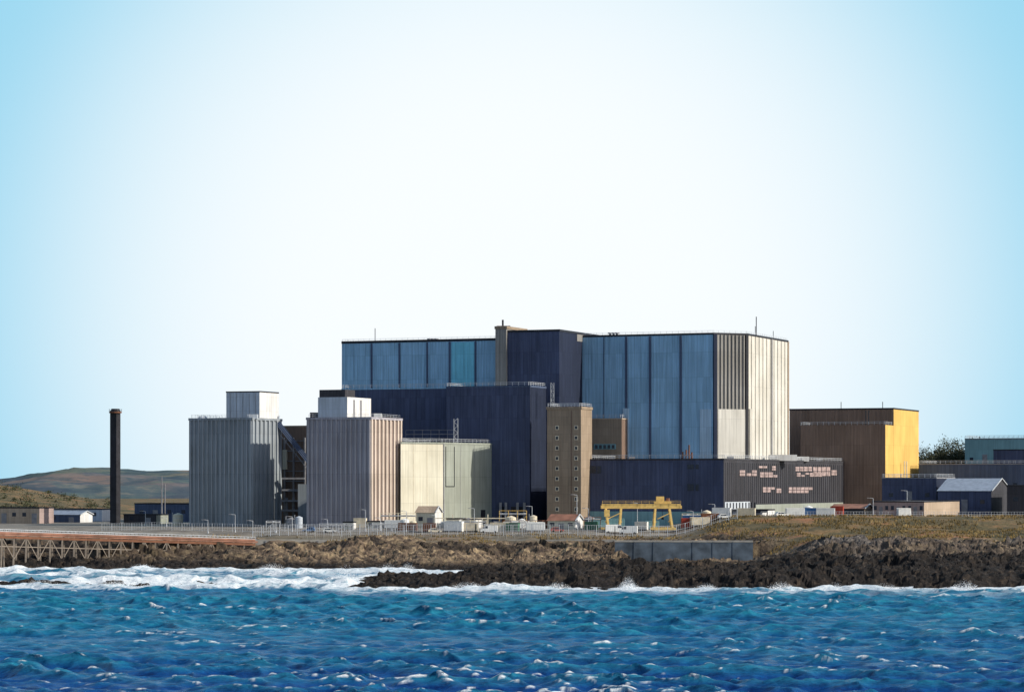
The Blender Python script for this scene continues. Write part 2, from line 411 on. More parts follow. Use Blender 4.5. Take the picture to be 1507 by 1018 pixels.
for c0,c1,v0,v1 in ((1088,1097,691,700),(1098,1114,691,700),(1116,1142,685,692),(1118,1144,694,702),(1170,1195,686,693),(1172,1210,695,701),(1196,1222,686,700),(1223,1232,691,699),(1122,1140,716,724),(1142,1150,718,725),(1160,1196,716,725)):
    n_=max(1,int((c1-c0)/6))
    for i in range(n_):
        a=c0+(c1-c0)*i/n_; b=c0+(c1-c0)*(i+.86)/n_
        t0,t1=tr(a),tr(b); r=Gp[1][1]+d2[1]*(t0+t1)/2
        hh=(v1-v0)*r/FL
        for rrow in range(2):
            if random.random()<.1: continue
            onwall(mb,Gp[1],Gp[2],(t0+t1)/2,row_z(v1,r)+rrow*hh/2,t1-t0,hh*.43,'pane',.24)
onwall(mb,Gp[1],Gp[2],tr(1104)*.5,G0,tr(1104)*.95,row_z(738,950)-G0,'whiteb',.25)
for i in range(10): onwall(mb,Gp[1],Gp[2],tr(1069+i*4.6),row_z(748,945),1.2,2.0,'dark',.34)
onwall(mb,Gp[1],Gp[2],(tr(1110)+tr(1240))/2,G0,tr(1240)-tr(1110),row_z(741,1010)-G0,'cream_d',.25)
mb.obj('flank_glazing',th)
mb=MB(); railing(mb,Gp,zG+.3,th=.14); mb.obj('roof_railing',th)
mb=MB(); x,y=col_x(1010,955),955
for i,(dx,h) in enumerate(((0,3.5),(1.0,5.2),(-1.2,2.8),(2.0,2.6))): mb.cyl((x+dx,y+.3*i,zG),.28,h,'rust',8)
mb.bar((x-1.5,y-.5,zG+1.6),(x+2.4,y-.5,zG+1.6),.3,'rust')
for c,r in ((1075,960),(1140,1010),(1165,1020),(900,970),(930,970),(1205,1060)): mb.box((col_x(c,r),r,zG),(2.2,2.2,1.3),'louv')
mb.box((col_x(1152,1000),1000,zG),(10,5,2.2),'white'); mb.box((col_x(1178,1030),1030,zG),(6,5,1.8),'white')
mb.obj('roof_pipework',th)

# ------------------------------------------------------------------ yellow store building
yb=empty('yellow_clad_building')
Y1=plan(1303,1075,1178,depth=14); zY1=row_z(625,1075)
c2=along(Y1[1],DR,1315); C2=(c2[0]+.06,c2[1]-.02)
Y2c=C2; Ll=along(Y2c,DL,1162); Rr=along(Y2c,DR,1352); Y2=[Ll,Y2c,Rr,(Ll[0]+Rr[0]-Y2c[0],Ll[1]+Rr[1]-Y2c[1])]; zY2=row_z(601,1088)
mb=MB(); mb.prism(Y1,G0,zY1,'brown','roof',sides=['brown','yellow','brown','brown']); mb.prism(Y2,G0,zY2,'brown','roof',sides=['brown','yellow','brown','brown'])  # brown fronts paint the shaded side; yellow only on the sunlit flank
parapet(mb,Y2,zY2,'dark',.4,.6,.1); mb.obj('walls',yb)
mb=MB(); railing(mb,Y1,zY1+.1)
mb.bar((col_x(1240,1095),1100,zY2),(col_x(1240,1095),1100,zY2+3),.25,'dark'); mb.bar((col_x(1268,1095),1082,zY1),(col_x(1268,1095),1082,zY1+6),.35,'dark')
mb.bar((col_x(1272,1095),1082,zY1),(col_x(1272,1095),1082,zY1+6),.35,'dark'); mb.bar((col_x(1303,1090),1098,zY2),(col_x(1303,1090),1098,zY2+3),.25,'dark')
P=along(Y2[1],DR,1326)
for q in (0,.9): mb.cyl((P[0]+1.2+q,P[1]-1,G0),.25,row_z(678,1090)-G0,'crm',8)
mb.obj('fittings',yb)

# ------------------------------------------------------------------ the two ribbed concrete towers
def tower(c,r,l,rt,v,kw,kr,kf,kfr):
    e=empty('ribbed_concrete_tower'); P=plan(c,r,l,right=rt); z=row_z(v,r); g=8.6
    mb=MB(); mb.prism(P,g,z,kw,'roof',sides=[kw,kf,kw,kw]); mb.obj('walls',e)
    mb=MB(); ribs(mb,P[0],P[1],g,z-.3,1.75,.55,.45,kr); ribs(mb,P[1],P[2],g,z-.3,3.0,1.1,.5,kfr)
    ribs(mb,P[2],P[3],g,z-.3,3,.6,.5,kr); ribs(mb,P[3],P[0],g,z-.3,3,.6,.5,kr); mb.obj('ribs',e)
    mb=MB(); parapet(mb,P,z,kw,.6,.8,.5); mb.obj('parapet',e)
    mb=MB(); railing(mb,P,z+.3,th=.08,inset=.8); mb.obj('railing',e)
    return e,P,z
e,P,z=tower(370,940,280,413,616,'towerc','rib_c','towerc','rib_c')
mb=MB(); Q=plan(382,947,333,right=410); mb.prism(Q,z-.2,row_z(576,947),'whiteb','roof',sides=['whiteb','white','white','white']); parapet(mb,Q,row_z(576,947),'dark',.3,.4)
mb.box((col_x(371,941),943,z),(3.4,3.4,1.6),'whiteb'); mb.cyl((col_x(298,955),955,z),1.9,1.3,'whiteb',12,1.3)
for i in range(5):
    d,n,L=outn(Q[0],Q[1]); onwall(mb,Q[0],Q[1],L*(.12+.19*i),z+.5,.12,8.5,'louv',.12)
mb.obj('roof_penthouse',e)
e,P2_,z2=tower(545,916,453,590,615,'towerm','rib_m','tower_lit','rib_lit')
mb=MB(); Q=plan(511,923,468,right=546); mb.prism(Q,z2-.2,row_z(584,923),'whiteb','roof',sides=['whiteb','white','white','white'])
Q2=plan(508,951,470,depth=8); mb.prism(Q2,z2-.2,row_z(573,951),'char','roof')
mb.box((col_x(556,926),927,z2),(2.6,2.6,1.8),'white'); mb.box((col_x(462,926),929,z2),(3,3,2.2),'char'); mb.box((col_x(574,941),940,z2),(2.2,2.2,1.3),'dark')
for c in (521,531): 
    Pn=along(Q[1],DR,c); t=math.hypot(Pn[0]-Q[1][0],Pn[1]-Q[1][1]); onwall(mb,Q[1],Q[2],t,z2,1.3,6.5,'louv',.15)
mb.obj('roof_penthouse',e)
lk=empty('conveyor_link_building')
mb=MB(); Q=plan(462,968,404,depth=14); zl=row_z(627,968); mb.prism(Q,G0,zl,'brown','roof'); parapet(mb,Q,zl,'olive',.4,.6)
d,n,L=outn(Q[0],Q[1])
for i in range(9): onwall(mb,Q[0],Q[1],L*.55,G0+2+i*3.6,L*.5,.3,'louv',.6)
for s_ in (.27,.5,.78): onwall(mb,Q[0],Q[1],L*s_,G0,.5,zl-G0-4,'louv',.8)
onwall(mb,Q[0],Q[1],L*.28,row_z(690,950),1.5,7,'cream',.9)
a=(col_x(409,958),958,row_z(622,958)); b=(col_x(454,958),958,row_z(678,958)); mb.bar(a,b,1.5,'navy2',1.7)
mb.bar((a[0],a[1],a[2]-3.2),(b[0],b[1],b[2]-3.2),.3,'louv')
for i in range(7):
    f=i/6; p=[a[j]+(b[j]-a[j])*f for j in range(3)]; mb.bar(p,(p[0]+1.2*(i%2*2-1),p[1],p[2]-3.2),.2,'louv')
for c in (422,432,446): mb.cyl((col_x(c,958),958,8.8),.5,9+c%5,'louv',8)
for v in (705,722,738,752): mb.box((col_x(432,957),957,row_z(v,957)),(8,3,.6),'louv')
mb.box((col_x(446,955),955,9),(3.4,3,row_z(712,955)-9),'towerc')
mb.obj('structure',lk)

# ------------------------------------------------------------------ pale drum-like building
db=empty('pale_panel_building')
a=(col_x(589,930),934);b=(col_x(652,944),944);c=(col_x(725,967),968); 
Dm=[a,b,c,(c[0]-18,c[1]+14),(a[0]+2,a[1]+30)]; zd=row_z(652,944)
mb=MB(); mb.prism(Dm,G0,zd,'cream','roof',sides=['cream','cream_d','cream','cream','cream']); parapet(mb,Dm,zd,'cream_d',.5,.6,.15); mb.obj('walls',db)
mb=MB(); railing(mb,Dm,zd+.3); 
d,n,L=outn(Dm[1],Dm[2]); onwall(mb,Dm[1],Dm[2],L*.80,G0,2.6,6.4,'dark',.15)
for t in (1.5,6.5): onwall(mb,Dm[1],Dm[2],t,row_z(716,950),.18,14,'dark',.2)
onwall(mb,Dm[1],Dm[2],4,row_z(716,950),5,.25,'dark',.2)
onwall(mb,Dm[1],Dm[2],.3,G0,.4,zd-G0,'louv',.25)
for t in (L*.35,L*.62): onwall(mb,Dm[1],Dm[2],t,G0,.12,zd-G0-.5,'louv',.08)
d,n,L=outn(Dm[0],Dm[1]); 
for t in (L*.3,L*.62): onwall(mb,Dm[0],Dm[1],t,G0,.12,zd-G0-.5,'crm',.08)
mb.obj('railing_and_doors',db)
mb=MB()
x=col_x(671,962)
for i,j in ((-1,-1),(1,-1),(1,1),(-1,1)): mb.bar((x+i*.7,962+j*.7,zd-1),(x+i*.7,962+j*.7,row_z(616,962)),.18,'rail')
z=zd;f=1
while z<row_z(617,962): mb.bar((x-f*.7,961.3,z),(x+f*.7,961.3,z+1.3),.14,'rail'); z+=1.3; f=-f
mb.bar((x,962,zd+3.5),(x-18,968,zd+3.5),.2,'louv');mb.bar((x,962,zd+5),(x-18,968,zd+5),.14,'louv')
for i in range(7): mb.bar((x-3*i,962+i,zd),(x-3*i,962+i,zd+5),.12,'louv')
mb.obj('access_lattice',db)

# ------------------------------------------------------------------ chimney
cm=empty('chimney'); mb=MB(); x,y=col_x(169.5,1000),1000
mb.prism([(x-1.9,y),(x+.6,y-1.2),(x+1.9,y+.4),(x+1.6,y+2),(x-1.2,y+2.4)],8,51.5,'blackc'); mb.obj('shaft',cm)
mb=MB(); mb.cyl((x,y+.6,50.6),2.35,.5,'rust',12); mb.cyl((x,y+.6,51.1),1.7,1.1,'dark',12,1.5)
for i in range(10): mb.bar((x+2.3*math.cos(i*.628),y+.6+2.3*math.sin(i*.628),51),(x+2.3*math.cos(i*.628),y+.6+2.3*math.sin(i*.628),52.1),.1,'dark')
mb.obj('top_gallery',cm)

# ------------------------------------------------------------------ generic small buildings
def shed(name,c,r,l,rt=None,depth=None,v=740,k='navy',ks=None,top='roof',rail=False,gable=None,kg=None,g=None,doors=0,base=None):
    e=empty(name); P=plan(c,r,l,right=rt,depth=depth); z=row_z(v,r); gg=base if base is not None else min(gz(*p) for p in P)-.6
    mb=MB(); ks=ks or k
    if gable is None:
        mb.prism(P,gg,z,k,top,sides=[k,ks,k,k]); parapet(mb,P,z,'louv' if rail else 'dark',.35,.4)
    else:
        zr=row_z(gable,r); mb.prism(P,gg,z,k,k,sides=[k,ks,k,ks])
        m1=((P[1][0]+P[2][0])/2,(P[1][1]+P[2][1])/2,zr); m0=((P[0][0]+P[3][0])/2,(P[0][1]+P[3][1])/2,zr)
        q=[(p[0],p[1],z+.02) for p in P]
        mb.face([q[1],q[2],m1],ks); mb.face([q[3],q[0],m0],ks)
        ov=.35
        dd,nn,LL=outn(P[0],P[1])
        def off(p,a,b,dz=.12): return (p[0]+dd[0]*a+nn[0]*b,p[1]+dd[1]*a+nn[1]*b,p[2]+dz)
        mb.face([off(q[0],-ov,ov,-.05),off(q[1],ov,ov,-.05),off(m1,ov,0),off(m0,-ov,0)],top)
        mb.face([off(m0,-ov,0),off(m1,ov,0),off(q[2],ov,-ov,-.05),off(q[3],-ov,-ov,-.05)],top)
        mb.bar(off(q[1],ov,ov,0),off(m1,ov,0,.1),.3,'rail'); mb.bar(off(m1,ov,0,.1),off(q[2],ov,-ov,0),.3,'rail')
    mb.obj('walls_and_roof',e)
    mb=MB(); dd,nn,LL=outn(P[0],P[1]); hgt=z-gg
    nd=doors or max(1,int(LL/6))
    for i in range(nd):
        t=LL*(i+.5)/nd
        if i%3==1: onwall(mb,P[0],P[1],t,gg+.4,min(2.2,LL/nd*.6),hgt*.62,'louv',.12)
        else: onwall(mb,P[0],P[1],t,gg+hgt*.5,min(1.6,LL/nd*.5),min(1.4,hgt*.3),'glass',.1)
    if rail: railing(mb,P,z+.2)
    mb.obj('openings',e); return e
shed('long_low_building',1360,905,1284,1412,v=738,k='pink',ks='tan',doors=9)
shed('red_roofed_shed',1272,912,1222,depth=12,v=748,k='dark',ks='tan',top='org',gable=742)
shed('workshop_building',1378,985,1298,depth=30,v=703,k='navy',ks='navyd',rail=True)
shed('gabled_warehouse',1459,960,1380,1487,v=722,k='navy',ks='char',top='roofb',gable=704)
shed('dark_office_building',1560,940,1482,depth=30,v=714,k='char',ks='tan')
shed('parapet_building',1640,1082,1352,depth=30,v=682,k='navy2',ks='teal',rail=True)
shed('plant_building',1640,1150,1462,depth=20,v=661,k='navy',ks='teal')
shed('turquoise_store',1660,1200,1420,depth=30,v=644,k='teal',ks='cream_d',rail=True)
shed('low_store_building',280,1050,198,depth=14,v=741,k='navy2',ks='cream_d')
shed('low_office_building',150,1060,62,depth=12,v=749,k='whiteb',ks='white',top='roofb')
shed('garage_building',118,1030,66,depth=9,v=757,k='navy2',ks='white',top='roofb',gable=752)
shed('low_shed',230,1000,182,depth=9,v=757,k='char',ks='cream_d')
shed('quay_building',58,1005,-60,depth=10,v=747,k='tan',ks='pink',doors=8)
shed('pump_hut',640,915,612,650,v=754,k='cream',ks='white',top='tan',gable=745,doors=2)
shed('orange_roofed_hut',846,893,806,858,v=766,k='cream',ks='white',top='org',gable=757,doors=3)
shed('site_office',1130,915,1066,depth=8,v=750,k='char',ks='white',doors=6)
shed('store_hut',1122,905,1092,depth=5,v=753,k='navy',ks='white',doors=2)
for c,l,v in ((700,682,764),(676,657,763),(560,540,767),(520,505,768)):
    shed('substation_hut',c,897,l,depth=5,v=v,k='cream',ks='white',doors=2)

# ------------------------------------------------------------------ gantry crane
gc=empty('gantry_crane'); g=9.2
x0,x1,yy=col_x(886,890),col_x(1001,890),890.
zt=row_z(741,890); zb=row_z(748,890)
mb=MB()
for y in (yy-2.2,yy+2.2): mb.bar((x0,y,(zt+zb)/2),(x1,y,(zt+zb)/2),.7,'yel',zt-zb)
for x in (x0,x1,(x0+x1)/2): mb.bar((x,yy-2.6,zb+.5),(x,yy+2.6,zb+.5),.8,'yel',1.0)
mb.obj('twin_girders',gc)
mb=MB()
for xx in (x0+1.2,x0+6.2,x1-8.2,x1-3.6):
    for y,s in ((yy-2.2,-1),(yy+2.2,1)): mb.bar((xx,y,zb),(xx+(.9 if xx in(x0+1.2,x1-3.6) else -.5),y+s*1.8,g+.9),.65,'yel',.65)
    mb.bar((xx,yy-3.3,g+3),(xx,yy+3.3,g+3),.35,'yel')
for xx in (x0+3.7,x1-5.6):
    for s in (-1,1): mb.bar((xx-4,yy+s*4,g+.8),(xx+4,yy+s*4,g+.8),.7,'yel',.8)
    mb.bar((xx-2,yy-2.9,g+4),(xx+2,yy-2.9,zb-1.5),.3,'yel')
mb.obj('legs',gc)
mb=MB()
tx=col_x(975,890); mb.box((tx,yy,zt+.1),(5.6,4,.7),'yel'); mb.box((tx-.8,yy,zt+.8),(2.6,2.4,1.6),'yel'); mb.cyl((tx+1.8,yy,zt+.8),.6,1.0,'org',10)
mb.bar((tx,yy,zt),(tx,yy,zb-3),.12,'dark'); mb.box((tx,yy,zb-3.6),(.8,.6,.8),'dark')
mb.box((x0+1.5,yy-2.8,zb-2.6),(1.8,1.2,2.2),'yel')
mb.obj('trolley_and_hoist',gc)
mb=MB()
for y in (yy-3,): railing(mb,[(x0,y),(x1,y)],zt,False,1.0,2.5,.09,0,'yel')
for xx in (x0+3.7,x1-5.6):
    for s in (-1,1):
        for dx in (-3.3,3.3): mb.bar((xx+dx,yy+s*4-.2,g+.35),(xx+dx,yy+s*4+.2,g+.35),.8,'dark')
mb.obj('handrail_and_wheels',gc)
gc2=empty('transformer_gantry')
mb=MB()
for i in range(5):
    x=col_x(640+i*26,903); mb.bar((x,903,9),(x,903,13.5+(i%2)),.35,'crm'); 
    mb.cyl((x+1.5,903,9),1.0,2.6,'crm',10,.9); mb.box((x+3,903,9),(2.2,2,3.2+.4*(i%3)),'louv' if i%2 else 'wht')
    for k_ in range(4): mb.box((x+2.1+k_*.6,901.8,9.5),(.2,.3,2.1),'crm')
mb.bar((col_x(640,903),903,13.2),(col_x(744,903),903,13.2),.3,'crm')
mb.obj('frame_and_units',gc2)
def tank(c,r,rad,h,k):
    e=empty('storage_tank'); x=col_x(c,r); g=gz(x,r)-.2; mb=MB()
    mb.cyl((x,r,g),rad,h,k,16); mb.cyl((x,r,g+h),rad,rad*.35,k,16,.15); mb.obj('shell',e)
    mb=MB(); mb.bar((x-rad-.2,r-.3,g),(x-rad-.2,r-.3,g+h+.8),.12,'rail'); mb.bar((x-rad-.2,r+.2,g),(x-rad-.2,r+.2,g+h+.8),.12,'rail')
    for i in range(int(h/.5)): mb.bar((x-rad-.2,r-.3,g+.4+i*.5),(x-rad-.2,r+.2,g+.4+i*.5),.07,'rail')
    for q in (.3,.7): mb.cyl((x,r,g+h*q),rad+.06,.12,'rail',16)
    mb.obj('ladder_and_bands',e)
for a_ in ((596,893,1.3,3.4,'wht'),(608,894,1.1,2.8,'crm'),(690,899,1.4,3.2,'louv'),(752,901,1.7,3.8,'crm'),(768,902,1.2,3.0,'wht'),(785,899,1.2,4.2,'crm'),(868,905,1.6,3.6,'louv'),(1012,905,1.5,3.2,'wht'),(1040,906,1.5,3.0,'crm'),(428,905,1.4,3.2,'louv'),(440,903,1.2,3.8,'whiteb'),(262,960,1.8,4.0,'crm'),(1190,912,1.4,3.2,'wht')): tank(*a_)
def rack(c0,c1,r,h,k):
    x0,x1=col_x(c0,r),col_x(c1,r); g=gz((x0+x1)/2,r)-.2; mb=MB(); n=max(2,int((x1-x0)/2.4))
    for i in range(n+1):
        x=x0+(x1-x0)*i/n
        for y in (r-.6,r+.6): mb.bar((x,y,g),(x,y,g+h),.2,k)
        mb.bar((x,r-.7,g+h*.75),(x,r+.7,g+h*.75),.18,k)
        if i<n and i%2==0: mb.bar((x,r-.62,g+.2),(x+(x1-x0)/n,r-.62,g+h*.75),.12,k)
    for y,z in ((r-.5,.8),(r,.84),(r+.45,.8)): mb.bar((x0,y,g+h*z),(x1,y,g+h*z),.28,'louv' if y<r else 'wht')
    for y in (r-.6,r+.6): mb.bar((x0,y,g+h),(x1,y,g+h),.12,k)
    mb.obj('pipe_rack')
for a_ in ((656,716,886,3.6,'crm'),(740,800,888,3.4,'rust'),(548,590,890,2.8,'rail'),(470,520,893,2.6,'rail'),(1004,1060,899,3.2,'crm'),(860,884,896,4.2,'org'),(392,412,900,3,'rail'),(735,775,905,6.0,'yel'),(560,612,906,5.2,'crm')): rack(*a_)

# ------------------------------------------------------------------ containers, vans, cars
def container(c,r,k,L=6.1,ang=0.0,h=2.6):
    e=empty('shipping_container'); x,y=col_x(c,r),r; g=gz(x,y)
    mb=MB(); mb.box((x,y,g+.1),(L,2.4,h),k,ang); mb.obj('body',e)
    mb=MB(); ca,sa=math.cos(ang),math.sin(ang)
    nn=int(L/.45)
    for i in range(nn):
        t=-L/2+.3+i*(L-.6)/(nn-1)
        mb.box((x+t*ca+1.23*sa,y+t*sa-1.23*ca,g+.3),(.16,.08,h-.4),k,ang)
    for s in (-1,1):
        for q in (0.06,h): mb.bar((x-L/2*ca+s*1.2*sa,y-L/2*sa-s*1.2*ca,g+q+.1),(x+L/2*ca+s*1.2*sa,y+L/2*sa-s*1.2*ca,g+q+.1),.16,'dark' if q<1 else k)
    mb.obj('corrugation_and_rails',e)
for i,(c,r,k) in enumerate(((1012,888,'red'),(1030,886,'crm'),(1046,888,'rust'),(870,892,'grn'),(1018,896,'blu'),(788,884,'wht'),(755,884,'grn'),(735,886,'crm'),(1062,896,'wht'),(944,898,'wht'),(1190,905,'blu'),(1170,904,'wht'),(1232,902,'red'),(1098,892,'crm'),(600,886,'rust'),(1330,893,'wht'),(668,880,'wht'),(690,881,'crm'),(632,880,'rust'),(884,900,'teal'),(905,902,'teal'),(960,902,'teal'),(1215,898,'wht'),(580,898,'wht'),(530,900,'crm'),(765,896,'wht'),(812,900,'rust'))):
    container(c,r,k,6.1 if i%3 else 4.2,random.uniform(-.3,.2),2.6 if i%4 else 3.2)
def vehicle(name,c,r,k,L,H,hood,ang=0.0):
    e=empty(name); x,y=col_x(c,r),r; g=gz(x,y); W=1.9
    pr=[(-L/2,.35),(L/2,.35),(L/2,H*.48),(L/2-hood,H*.56),(L/2-hood-.75,H),(-L/2+.35*(name=='parked_car')*2.2,H),(-L/2,H*.6)]
    ca,sa=math.cos(ang),math.sin(ang)
    def T(px,py,pz): return (x+px*ca-py*sa,y+px*sa+py*ca,g+pz)
    mb=MB(); a=[T(p[0],-W/2,p[1]) for p in pr]; b=[T(p[0],W/2,p[1]) for p in pr]
    mb.face(a,k); mb.face(b[::-1],k)
    for i in range(len(pr)):
        j=(i+1)%len(pr); mb.face([a[j],a[i],b[i],b[j]],'glass' if i==3 else k)
    mb.obj('body',e)
    mb=MB()
    for s in (-1,1):
        yy=s*(W/2+.02)
        q=[T(L/2-hood-.1,yy,H*.6),T(L/2-hood-.75,yy,H*.92),T(L/2-hood-1.7,yy,H*.92),T(L/2-hood-1.7,yy,H*.6)]
        mb.face(q,'glass')
        if name=='parked_car': mb.face([T(L/2-hood-1.8,yy,H*.6),T(L/2-hood-1.8,yy,H*.92),T(-L/2+.9,yy,H*.92),T(-L/2+.35,yy,H*.62)],'glass')
        for wx in (-L/2+.85,L/2-.85):
            cs=[T(wx+.34*math.cos(t*.524),yy*1.02,.34+.34*math.sin(t*.524)) for t in range(12)]
            ci=[T(wx+.34*math.cos(t*.524),yy*.8,.34+.34*math.sin(t*.524)) for t in range(12)]
            mb.face(cs,'tyre')
            for t in range(12): mb.face([cs[t],cs[(t+1)%12],ci[(t+1)%12],ci[t]],'tyre')
    mb.obj('windows_and_wheels',e)
for n_,c,r,k,L,H,hd,an in (('delivery_van',905,884,'wht',6.2,2.7,.6,.1),('delivery_van',925,880,'wht',5.8,2.6,.6,3.0),('parked_car',1066,886,'wht',4.3,1.5,1.1,.2),('parked_car',820,880,'red',4.3,1.5,1.1,.1),
    ('parked_car',485,884,'wht',4.2,1.5,1.1,.0),('parked_car',455,884,'blu',4.2,1.5,1.1,3.1),('delivery_van',720,878,'wht',5.5,2.4,.7,3.1),('parked_car',1150,892,'wht',4.3,1.5,1.1,.3),('parked_car',640,875,'crm',4.3,1.5,1.1,.1)):
    vehicle(n_,c,r,k,L,H,hd,an)

# ------------------------------------------------------------------ lamps, poles
def lamp(c,r,v):
    x=col_x(c,r); g=gz(x,r)-.2; z=row_z(v,r)
    mb=MB(); mb.cyl((x,r,g),.13,z-g,'rail',8,.08); mb.bar((x,r,z),(x-1.3,r-.2,z+.15),.12,'rail'); mb.box((x-1.6,r-.2,z+.05),(1.0,.35,.18),'louv'); mb.cyl((x,r,g),.24,.9,'rail',8)
    mb.obj('street_lamp')
for a in ((306,880,765),(346,885,757),(372,882,766),(406,880,767),(849,905,728),(482,884,764),(538,886,750),(598,884,752),(698,896,748),(938,900,740),(1052,896,742),(245,930,762),(1285,905,733),(214,960,752),(1335,930,722),(783,900,745),(640,886,758),(560,888,762),(430,884,760),(1020,890,752),(866,892,748)): lamp(*a)
x=col_x(238,1010); mb=MB(); mb.cyl((x,1010,9),.35,row_z(700,1010)-9,'louv',8,.18); mb.cyl((x+1.2,1010,9),.2,row_z(712,1010)-9,'louv',8); mb.bar((x,1010,22),(x+1.2,1010,22),.15,'louv'); mb.obj('communications_mast')

# ------------------------------------------------------------------ fences
def fence(pts,h=2.6,sp=3.0,k='rail',th=.1,name='security_fence'):
    mb=MB()
    for (a,b) in zip(pts[:-1],pts[1:]):
        L=math.hypot(b[0]-a[0],b[1]-a[1]); m=max(1,int(L/sp)); pr=None
        for i in range(m+1):
            x=a[0]+(b[0]-a[0])*i/m; y=a[1]+(b[1]-a[1])*i/m; z=gz(x,y)
            mb.box((x,y,z-.4),(th,th,h+.4),k)
            if pr:
                for q in (.15,.5,.97): mb.bar((pr[0],pr[1],pr[2]+h*q),(x,y,z+h*q),.07,k)
                for f in (.25,.5,.75): mb.bar((pr[0]+(x-pr[0])*f,pr[1]+(y-pr[1])*f,pr[2]+.1),(pr[0]+(x-pr[0])*f,pr[1]+(y-pr[1])*f,pr[2]+h),.06,k)
            pr=(x,y,z)
    mb.obj(name)
fence([(col_x(372,868),868),(col_x(700,866),866),(col_x(905,868),868),(col_x(1085,876),876)],3.4,2.8,th=.22)
fence([(col_x(150,895),895),(col_x(372,885),885),(col_x(800,880),880)],2.6,3.4,th=.16)
fence([(col_x(440,858),858),(col_x(880,856),856)],1.4,2.6,'conc',.22,'post_and_rail_fence')
fence([(col_x(1120,884),884),(col_x(1290,892),892),(col_x(1560,896),896)],1.6,3.6,'rail',.12,'field_fence')

# ------------------------------------------------------------------ sea walls
mb=MB()
W=[(col_x(905,800),800),(col_x(990,798.5),798.5),(col_x(1108,797),797)]
for a,b in zip(W[:-1],W[1:]):
    d,n,L=outn(a,b)
    o0=3.0
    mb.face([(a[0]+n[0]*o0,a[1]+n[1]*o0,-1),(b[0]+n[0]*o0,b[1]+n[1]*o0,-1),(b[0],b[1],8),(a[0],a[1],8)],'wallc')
    mb.face([(a[0],a[1],8),(b[0],b[1],8),(b[0]-n[0]*4,b[1]-n[1]*4,8),(a[0]-n[0]*4,a[1]-n[1]*4,8)],'conc')
    mb.face([(b[0]-n[0]*4,b[1]-n[1]*4,2),(a[0]-n[0]*4,a[1]-n[1]*4,2),(a[0]-n[0]*4,a[1]-n[1]*4,8),(b[0]-n[0]*4,b[1]-n[1]*4,8)],'conc')
    m=int(L/5)
    for i in range(1,m):
        t=L*i/m; x=a[0]+d[0]*t; y=a[1]+d[1]*t
        mb.bar((x+n[0]*(o0+.05),y+n[1]*(o0+.05),-1),(x+n[0]*.05,y+n[1]*.05,7.9),.25,'wallc')
    mb.bar((a[0],a[1],7.8),(b[0],b[1],7.8),.5,'conc',.5)
mb.obj('sea_wall')
mb=MB()
for (a,b,z) in (((col_x(372,850),850),(col_x(640,852),852),6.9),((col_x(640,852),852),(col_x(905,846),846),6.9)):
    d,n,L=outn(a,b); mb.box(((a[0]+b[0])/2,(a[1]+b[1])/2,z-3),(L,.8,3.4),'conc',math.atan2(d[1],d[0]))
    m=int(L/8)
    for i in range(m): mb.box((a[0]+d[0]*L*(i+.5)/m+n[0]*.45,a[1]+d[1]*L*(i+.5)/m+n[1]*.45,z-3),(.5,.3,3.0),'louv',math.atan2(d[1],d[0]))
mb.obj('promenade_wall')

# ------------------------------------------------------------------ jetty
jt=empty('jetty')
a=np.array((col_x(-300,745),745,row_z(777,745))); b=np.array((col_x(376,836),836,row_z(797,836)))
mb=MB(); 
mb.bar(a,b,2.6,'org',.5)
off=np.array((0,-1.6,.55)); mb.bar(a+off,b+off,.5,'org',.5); mb.bar(a-np.array((0,1.35,.75)),b-np.array((0,1.35,.75)),.35,'rust',.7)
mb.obj('deck_and_pipes',jt)
mb=MB(); m=38
for i in range(m+1):
    p=a+(b-a)*i/m
    bz=-3.0 if p[1]<770 else min(0,gz(p[0],p[1])-2)
    for s in (-1.2,1.2): mb.bar((p[0],p[1]+s,p[2]-.3),(p[0]+.15*s,p[1]+1.3*s,bz),.42,'timb')
    if i<m:
        q=a+(b-a)*(i+1)/m
        mb.bar((p[0],p[1]-1.3,p[2]-3.4),(q[0],q[1]-1.3,q[2]-3.4),.25,'timb')
        if i%2==0: mb.bar((p[0],p[1]-1.3,p[2]-.6),(q[0],q[1]-1.3,max(q[2]-7,0)),.2,'timb')
        else: mb.bar((q[0],q[1]-1.3,q[2]-.6),(p[0],p[1]-1.3,max(p[2]-7,0)),.2,'timb')
mb.obj('piles_and_bracing',jt)
mb=MB(); m=110
for s in (-1.25,1.25):
    for i in range(m+1):
        p=a+(b-a)*i/m; mb.box((p[0],p[1]+s,p[2]+.2),(.12,.12,1.3),'rail')
    for h in (1.5,.9): mb.bar((a[0],a[1]+s,a[2]+h),(b[0],b[1]+s,b[2]+h),.1,'rail')
mb.obj('handrails',jt)

# ------------------------------------------------------------------ ground sheet
def gridobj(name,X,Y,Z,attrs,mat,smooth=False):
    ny,nx=X.shape
    v=np.stack([X,Y,Z],-1).reshape(-1,3)
    i=np.arange(ny*nx).reshape(ny,nx)
    f=np.stack([i[:-1,:-1],i[:-1,1:],i[1:,1:],i[1:,:-1]],-1).reshape(-1,4)
    me=bpy.data.meshes.new(name)
    me.vertices.add(len(v)); me.vertices.foreach_set('co',v.ravel().astype(np.float32))
    me.loops.add(f.size); me.loops.foreach_set('vertex_index',f.ravel().astype(np.int32))
    me.polygons.add(len(f)); me.polygons.foreach_set('loop_start',np.arange(0,f.size,4,dtype=np.int32))
    me.update(calc_edges=True)
    me.polygons.foreach_set('use_smooth',np.full(len(f),smooth))
    for k,a in attrs.items():
        at=me.attributes.new(k,'FLOAT','POINT'); at.data.foreach_set('value',a.ravel().astype(np.float32))
    me.materials.append(mat); o=bpy.data.objects.new(name,me); scene.collection.objects.link(o); return o
